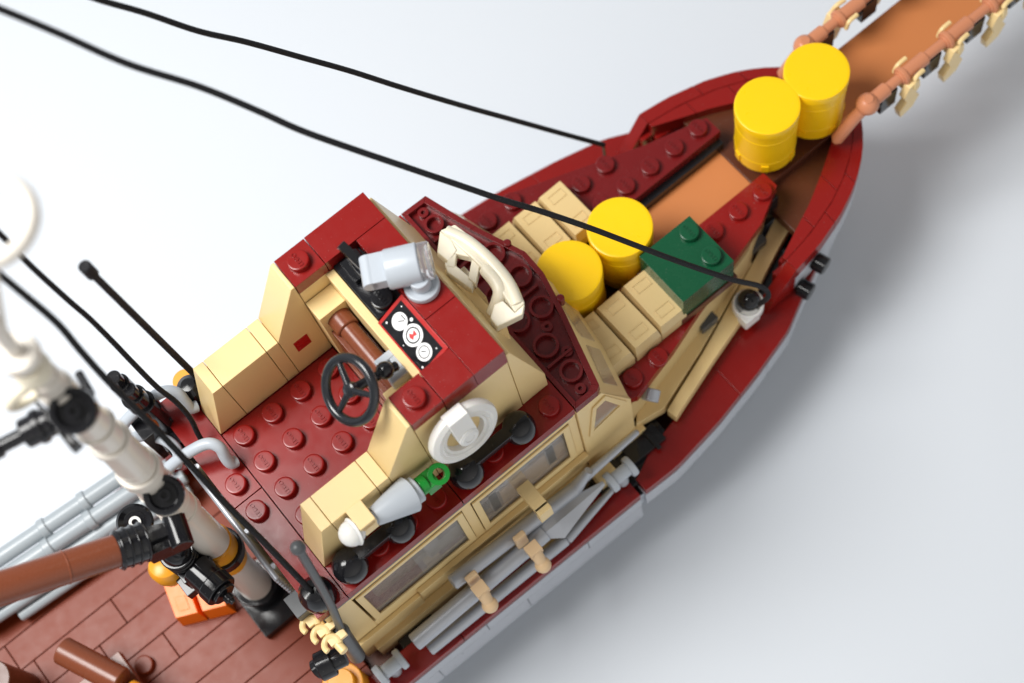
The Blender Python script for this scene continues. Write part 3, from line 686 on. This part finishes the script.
# fighting chair at the stern
c0 = at(62, 650, z=-4.8); c1 = at(122, 682, z=-4.8)
fc = MB().cyl(c0, c1, .43, seg=32); fc.cyl(c0.lerp(c1, .3)-Vector((0, 0, .4)), c0.lerp(c1, .25)-Vector((.5, .3, 1.9)), .15, seg=12)
fc.box(c0.x-.6, c1.x+.3, c1.y-2.2, c0.y-.9, -5.9, -5.5); fc.cyl((c1.x-.7, c1.y-.3, -6.8), (c1.x-.7, c1.y-.3, -5.6), .4)
fcs = fc.build('fishing_chair', 'brown', boat, bevel=.03)
MB().cyl(c1-Vector((0, .2, .3)), c1+(c1-c0)*.35-Vector((0, .2, .3)), .3).build('chair_pin', 'gold', fcs, bevel=0)
p = at(-8, 680, z=-4.5); MB().cyl((p.x, p.y, -6.8), (p.x, p.y, -4.4), .6).build('stern_post', 'dbrown', boat, bevel=0)
# port side of the hull, aft: keep the red gunwale grey there is left as built

# ================================================================ rigging
def rope(pts, r=.082, nm='rigging_rope', lb=None):
    o = MB().tube([at(u, v, z=z) for u, v, z in pts], r, seg=12, smooth=14, twist=False).build(nm, 'rope', boat, bevel=0)
    if lb: o['label'] = lb
def chain(pix, z0, z1, pw=1.0):
    L = [0]
    for a_, b_ in zip(pix, pix[1:]): L.append(L[-1]+math.dist(a_, b_))
    return [(u, v, z0+(z1-z0)*(l/L[-1])**pw) for (u, v), l in zip(pix, L)]
rope(chain([(604, 145), (560, 133), (510, 119), (460, 105), (400, 87), (350, 71), (300, 57), (246, 42), (198, 31), (145, 13), (97, -1), (40, -22)], -4.3, 12), lb='black cord from the port bow rail towards the top of the mast')
rope(chain([(760, 304), (768, 297), (766, 290), (756, 285), (730, 279), (680, 262), (640, 247), (590, 228), (540, 211), (500, 199), (450, 182), (400, 165), (350, 148), (300, 130), (258, 111), (200, 87), (128, 64), (60, 34), (0, 9), (-60, -14)], -4.4, 15, .72), lb='black cord from the starboard bow cleat towards the top of the mast')
rope(chain([(312, 592), (290, 569), (260, 538), (227, 505), (192, 467), (157, 430), (133, 406), (105, 378), (80, 350), (56, 322), (15, 287), (-30, 250)], .6, 13.5), .085)
rope(chain([(204, 444), (198, 434), (190, 418), (176, 402), (157, 387), (134, 364), (112, 341), (90, 319), (67, 299), (30, 265), (0, 234), (-40, 196)], .1, 12), .075)
# white strap mark on port rail where the cord is tied
p = at(603, 144, z=-4.4); MB().cyl(p-Vector((0, 0, .9)), p, .05).build('rope_eye', 'black', boat, bevel=0)

# ================================================================ loose cargo
def make_barrel():
    b = thing('yellow_barrel', (0, 0, 0), '', 'barrel', 'yellow barrels on the foredeck', local=True)
    m = MB(); R = 1.0
    m.lathe([(.9, 0), (.955, .02), (.96, .5), (.97, .51), (.97, .58), (.96, .59), (.96, 1.75), (.972, 1.76), (.972, 1.82), (.962, 1.83), (.965, 2.2), (.98, 2.21), (.98, 2.22)], (0, 0, 0), seg=64)
    for k in range(6):
        an_ = k*math.pi/3+.3; m.box(-.12, .12, .9, 1.0, .1, .45)
        for q in m.v[-8:]:
            x, y = q.x, q.y; q.x = x*math.cos(an_)-y*math.sin(an_); q.y = x*math.sin(an_)+y*math.cos(an_)
    o = m.build('barrel_body', 'yellow', b, bevel=.02); 
    m = MB().lathe([(.95, 2.235), (.975, 2.235), (1.0, 2.26), (1.0, 2.565), (.99, 2.59), (.97, 2.60), (.9, 2.602), (.01, 2.602)], (0, 0, 0), seg=64)
    m.build('barrel_lid', 'yellow', b, bevel=0)
    return b
br = make_barrel()
for i, (x, y, z, rz, lab) in enumerate(((18.25, -1.52, -3.93, 0, 'yellow barrel on the bow deck, nearer the wheelhouse of the two bow barrels'), (20.12, -1.66, -3.93, .7, 'yellow barrel on the bow deck, at the foot of the orange-brown gangplank'),
                                   (10.42, -1.5, -4.4, 1.3, 'yellow barrel between tan crates, directly in front of the wheelhouse roof'), (12.46, -1.42, -4.4, 2.2, 'yellow barrel between the tan crates, touching the dark green crate'))):
    o = br if i == 0 else copy_tree(br); o.location = (x, y, z); o.rotation_euler.z = rz; o['label'] = lab
# supports of the barrels
for x, y, z in ((18.25, -1.52, -3.94), (20.12, -1.66, -3.94), (10.42, -1.5, -4.41), (12.46, -1.42, -4.41)): MB().cyl((x, y, z-.6), (x, y, z), .75).build('barrel_seat', 'dbrown', boat, bevel=0)
def make_crate():
    m = MB(); w, l, h = .49, .97, .84
    m.box(-w, w, -l, l, 0, .45)
    i1 = .1
    m.prism([(-w, -l), (w, -l), (w, l), (-w, l)], .455, h, top=[(-w+.06, -l+.1), (w-.06, -l+.1), (w-.06, l-.1), (-w+.06, l-.1)])
    for s_ in (1, -1):
        y = s_*.52
        m.box(-.27, .27, y-.16, y-.13, h, h+.025); m.box(-.27, .27, y+.13, y+.16, h, h+.025); m.box(-.27, -.24, y-.13, y+.13, h, h+.025); m.box(.24, .27, y-.13, y+.13, h, h+.025)
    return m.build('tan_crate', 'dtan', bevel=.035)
cr0 = make_crate()
labs = (('tan ingot-shaped crate nearest the wheelhouse in the port row of three', 'tan ingot-shaped crate in the middle of the port row of three', 'tan ingot-shaped crate nearest the bow in the port row of three'),
        ('tan ingot-shaped crate nearest the wheelhouse in the starboard row of three', 'tan ingot-shaped crate in the middle of the starboard row of three', 'tan ingot-shaped crate beside the dark green crate, starboard row of three'))
for s_, yc in ((0, .52), (1, -3.5)):
    for k in range(3):
        o = cr0 if (s_ == 0 and k == 0) else cr0.copy()
        if o is not cr0: C.objects.link(o)
        o.location = (9.88+k*1.03, yc, H+.01+(.0 if k != 1 else -.02)); o.rotation_euler.z = (.012, -.01, .015, -.01, .012, -.014)[s_*3+k]
        if s_: o.location.z -= 0.0
        tag(o, labs[s_][k], 'crate', 'tan crates stacked on the foredeck')
g = MB().box(12.37, 14.33, -4.42, -2.47, H+.4, -2.0).stud(14.07, -2.98, -2.0).stud(14.05, -3.95, -2.0)
gpx = at(689, 231, z=-1.8); gpy = at(711, 254.8, z=-1.8)
g = MB().box(12.32, 14.3, -4.45, -2.47, H+.4, -2.0).stud(gpx.x, gpx.y, -2.0).stud(gpy.x, gpy.y, -2.0)
tag(g.build('green_crate', 'green'), 'dark green crate with two studs on top beside the tan crates', 'crate')
# orange crate on the aft deck
oz = -5.9; q = [at(155, 570, z=oz), at(174, 621, z=oz), at(229, 607, z=oz), at(212, 556, z=oz)]
e1 = (q[2]-q[1]); e2 = (q[0]-q[1]); n_ = MB()
def pt(a_, b_, z): v = q[1]+e1*a_+e2*b_; return (v.x, v.y, z)
n_.prism([pt(0, 0, 0)[:2], pt(.47, 0, 0)[:2], pt(.47, 1, 0)[:2], pt(0, 1, 0)[:2]], -6.78, -5.95, top=[pt(.04, .05, 0)[:2], pt(.44, .05, 0)[:2], pt(.44, .95, 0)[:2], pt(.04, .95, 0)[:2]])
n_.prism([pt(.5, 0, 0)[:2], pt(1, 0, 0)[:2], pt(1, 1, 0)[:2], pt(.5, 1, 0)[:2]], -6.78, -5.95, top=[pt(.53, .05, 0)[:2], pt(.96, .05, 0)[:2], pt(.96, .95, 0)[:2], pt(.53, .95, 0)[:2]])
for a_ in (.14, .64):
    n_.prism([pt(a_, .15, 0)[:2], pt(a_+.2, .15, 0)[:2], pt(a_+.2, .42, 0)[:2], pt(a_, .42, 0)[:2]], -5.96, -5.93)
tag(n_.build('orange_crate', 'orange', bevel=.04), 'bright orange crate on the brown plank deck beside the mast foot', 'crate')

# life ring leaning on the console side
lc = Vector((4.52, -4.97, 2.92)); la = Vector((0, -math.cos(math.radians(12)), math.sin(math.radians(12))))
lr = thing('life_ring', (4.52, -4.9, 1.9), 'white life ring hung on the tan starboard side of the bridge', 'life ring')
m = MB().lathe([(.56, -.08), (.58, .1), (.64, .14), (.68, .1), (.72, .16), (.78, .12), (.85, .16), (1.0, .1), (1.04, 0), (1.02, -.12), (.9, -.17), (.7, -.15)], lc, la, seg=64, closed=True); m.build('ring', 'white', lr, bevel=0)
l2 = la.cross(Vector((1, 0, 0))).normalized(); l2 = l2 if l2.z > 0 else -l2
m = MB(); A = lc+l2*1.08; m.cyl(lc+l2*.1-la*.1, lc+l2*.1+la*.34, .3); m.lathe([(.13, .2), (.13, .36), (.24, .36), (.24, .2)], lc+l2*.1, la, seg=24, closed=True)
X_ = Vector((1, 0, 0)); slab(m, [lc-X_*.3+l2*.2+la*.3, lc+X_*.3+l2*.2+la*.3, A+X_*.3+la*.3, A-X_*.3+la*.3], la*-.42)
m.build('ring_bracket', 'white', lr, bevel=.04)
# signal horn: white ball, pale grey cone, green tip
yh = -4.95
hn = thing('signal_horn', (1.8, yh, 1.4), 'pale grey cone with white ball end and green tip clipped to tan wall', 'signal horn')
b0 = at(352, 533, Y=yh); k0 = at(374, 517, Y=yh); k1 = at(410, 494, Y=yh); k2 = at(418, 488, Y=yh); g1 = at(438, 474, Y=yh)
ad = (k1-k0).normalized()
MB().ball(b0, .36, ax=ad, seg=32).lathe([(.36, .0), (.41, .06), (.36, .12), (.2, .2)], b0, ad, seg=32).cyl(b0, k0, .18).build('horn_ball', 'white', hn, bevel=0)
MB().cyl(k0-ad*.1, k0+ad*.15, .2).lathe([(.25, 0), (.27, .03), (.52, (k1-k0).length-.03), (.5, (k1-k0).length)], k0, ad, seg=40).cyl(k1, k2, .38, seg=32).build('horn_cone', 'grey', hn, bevel=0)
gr_ = MB().cyl(k2, k2.lerp(g1, .4), .27).lathe([(.16, -.3), (.16, .3), (.3, .3), (.3, -.3)], g1, (0, -.35, .9), seg=28, closed=True)
gr_.box(g1.x-.5, g1.x-.1, g1.y-.26, g1.y+.26, g1.z-.28, g1.z+.2)
gr_.build('green_tip', 'bgreen', hn, bevel=.02)
cp = at(366, 522, Y=yh)
MB().box(cp.x-.25, cp.x+.25, -4.48, -5.15, cp.z+.05, cp.z+.35).box(cp.x-.22, cp.x+.22, -5.15, -5.0, cp.z-.35, cp.z+.3).build('horn_clip', 'tan', bw2)

# harpoons on the side deck
h1 = thing('harpoon', (5.4, -6, -4.4), 'thin silver harpoon with long needle tip lying against the tan sill', 'harpoon', 'silver harpoons in the side rack')
Y1 = -6.0; A = at(452, 583, Y=Y1); B = at(575, 489, Y=Y1); Cc = at(584, 477, Y=Y1); D_ = at(636, 433, Y=Y1)
MB().cyl(A, B, .24, seg=26).lathe([(.23, 0), (.13, (Cc-B).length+.3)], B, Cc-B).build('shaft', 'silver', h1, bevel=0)
MB().cyl(B.lerp(Cc, .6), D_, .15, .1, seg=16).ball(D_, .1, ax=(D_-Cc)).build('needle', 'silver', h1, bevel=0)
Y2 = -6.42
h2 = thing('harpoon', (4, -6.4, -4.8), 'thick silver harpoon with flat spear blade nearest the red rail', 'harpoon', 'silver harpoons in the side rack')
A = at(414, 643, Y=Y2); B = at(545, 532, Y=Y2); T = at(604, 483, Y=Y2)
MB().cyl(A, B, .28, seg=30).build('shaft', 'silver', h2, bevel=0)
bl = MB(); dd = (T-B).normalized(); s_ = dd.cross(Vector((0, -.37, .93))).normalized(); nn = s_.cross(dd)
pts = [B-dd*.05+s_*.22, B+dd*.35+s_*.52, B+dd*1.0+s_*.36, T+s_*.07, T-s_*.07, B+dd*1.0-s_*.36, B+dd*.35-s_*.52, B-dd*.05-s_*.22]
n = len(pts); rid = [B-dd*.05+nn*.22, B+dd*.5+nn*.2, T]
bl.add(pts+[p-nn*.12 for p in pts]+rid, [(0, 1, 17, 16), (1, 2, 17), (2, 3, 18, 17), (3, 4, 18), (4, 5, 17, 18), (5, 6, 17), (6, 7, 16, 17), (7, 0, 16)]+[tuple(range(8, 16))[::-1]]+[(i, 8+i, 8+(i+1) % 8, (i+1) % 8) for i in range(8)])
bl.build('blade', 'silver', h2, bevel=.01)
h3 = thing('harpoon', (4, -6.6, -5.6), 'dull silver harpoon shaft lying underneath the spear-bladed harpoon', 'harpoon', 'silver harpoons in the side rack')
A = at(429, 650, z=-5.6); B = at(566, 539, z=-5.6); T = at(612, 490, z=-5.55)
MB().cyl(A, B, .2, seg=26).cyl(B, T, .2, .1, seg=20).build('shaft', 'silver', h3, bevel=0)
for t_ in (h1, h2, h3): pass

# ================================================================ light
w = bpy.data.worlds.new('World'); sc.world = w; w.use_nodes = True
bg = w.node_tree.nodes['Background']
wn = w.node_tree; tc = wn.nodes.new('ShaderNodeTexCoord'); sx = wn.nodes.new('ShaderNodeSeparateXYZ'); wn.links.new(tc.outputs['Generated'], sx.inputs[0])
rp = wn.nodes.new('ShaderNodeValToRGB'); wn.links.new(sx.outputs['Y'], rp.inputs[0])
mp_ = wn.nodes.new('ShaderNodeMapRange'); mp_.inputs[1].default_value = -1; mp_.inputs[2].default_value = 1
wn.links.new(sx.outputs['Y'], mp_.inputs[0]); wn.links.new(mp_.outputs[0], rp.inputs[0])
cr_ = rp.color_ramp; cr_.elements[0].position = 0; cr_.elements[0].color = (1, .975, .94, 1); cr_.elements[1].position = 1; cr_.elements[1].color = (.5, .52, .54, 1)
e_ = cr_.elements.new(.17); e_.color = (.55, .54, .52, 1); e_ = cr_.elements.new(.45); e_.color = (.165, .158, .148, 1)
wn.links.new(rp.outputs[0], bg.inputs['Color']); bg.inputs['Strength'].default_value = 1.0
def area(name, loc, target, size, power, col):
    l = bpy.data.lights.new(name, 'AREA'); l.shape = 'RECTANGLE'; l.size = size[0]; l.size_y = size[1]; l.energy = power; l.color = col
    o = bpy.data.objects.new(name, l); C.objects.link(o); o.location = loc
    o.rotation_euler = (Vector(target)-Vector(loc)).to_track_quat('-Z', 'Y').to_euler()
area('window_light', (-24, 17, 63), (4, -2, -3), (34, 34), 77000, (1.0, .99, .965))
vs_ = sc.view_settings; vs_.view_transform = 'Standard'; vs_.look = 'None'; vs_.exposure = 0; vs_.gamma = 1
for o in C.objects:
    if '_local' in o: del o['_local']
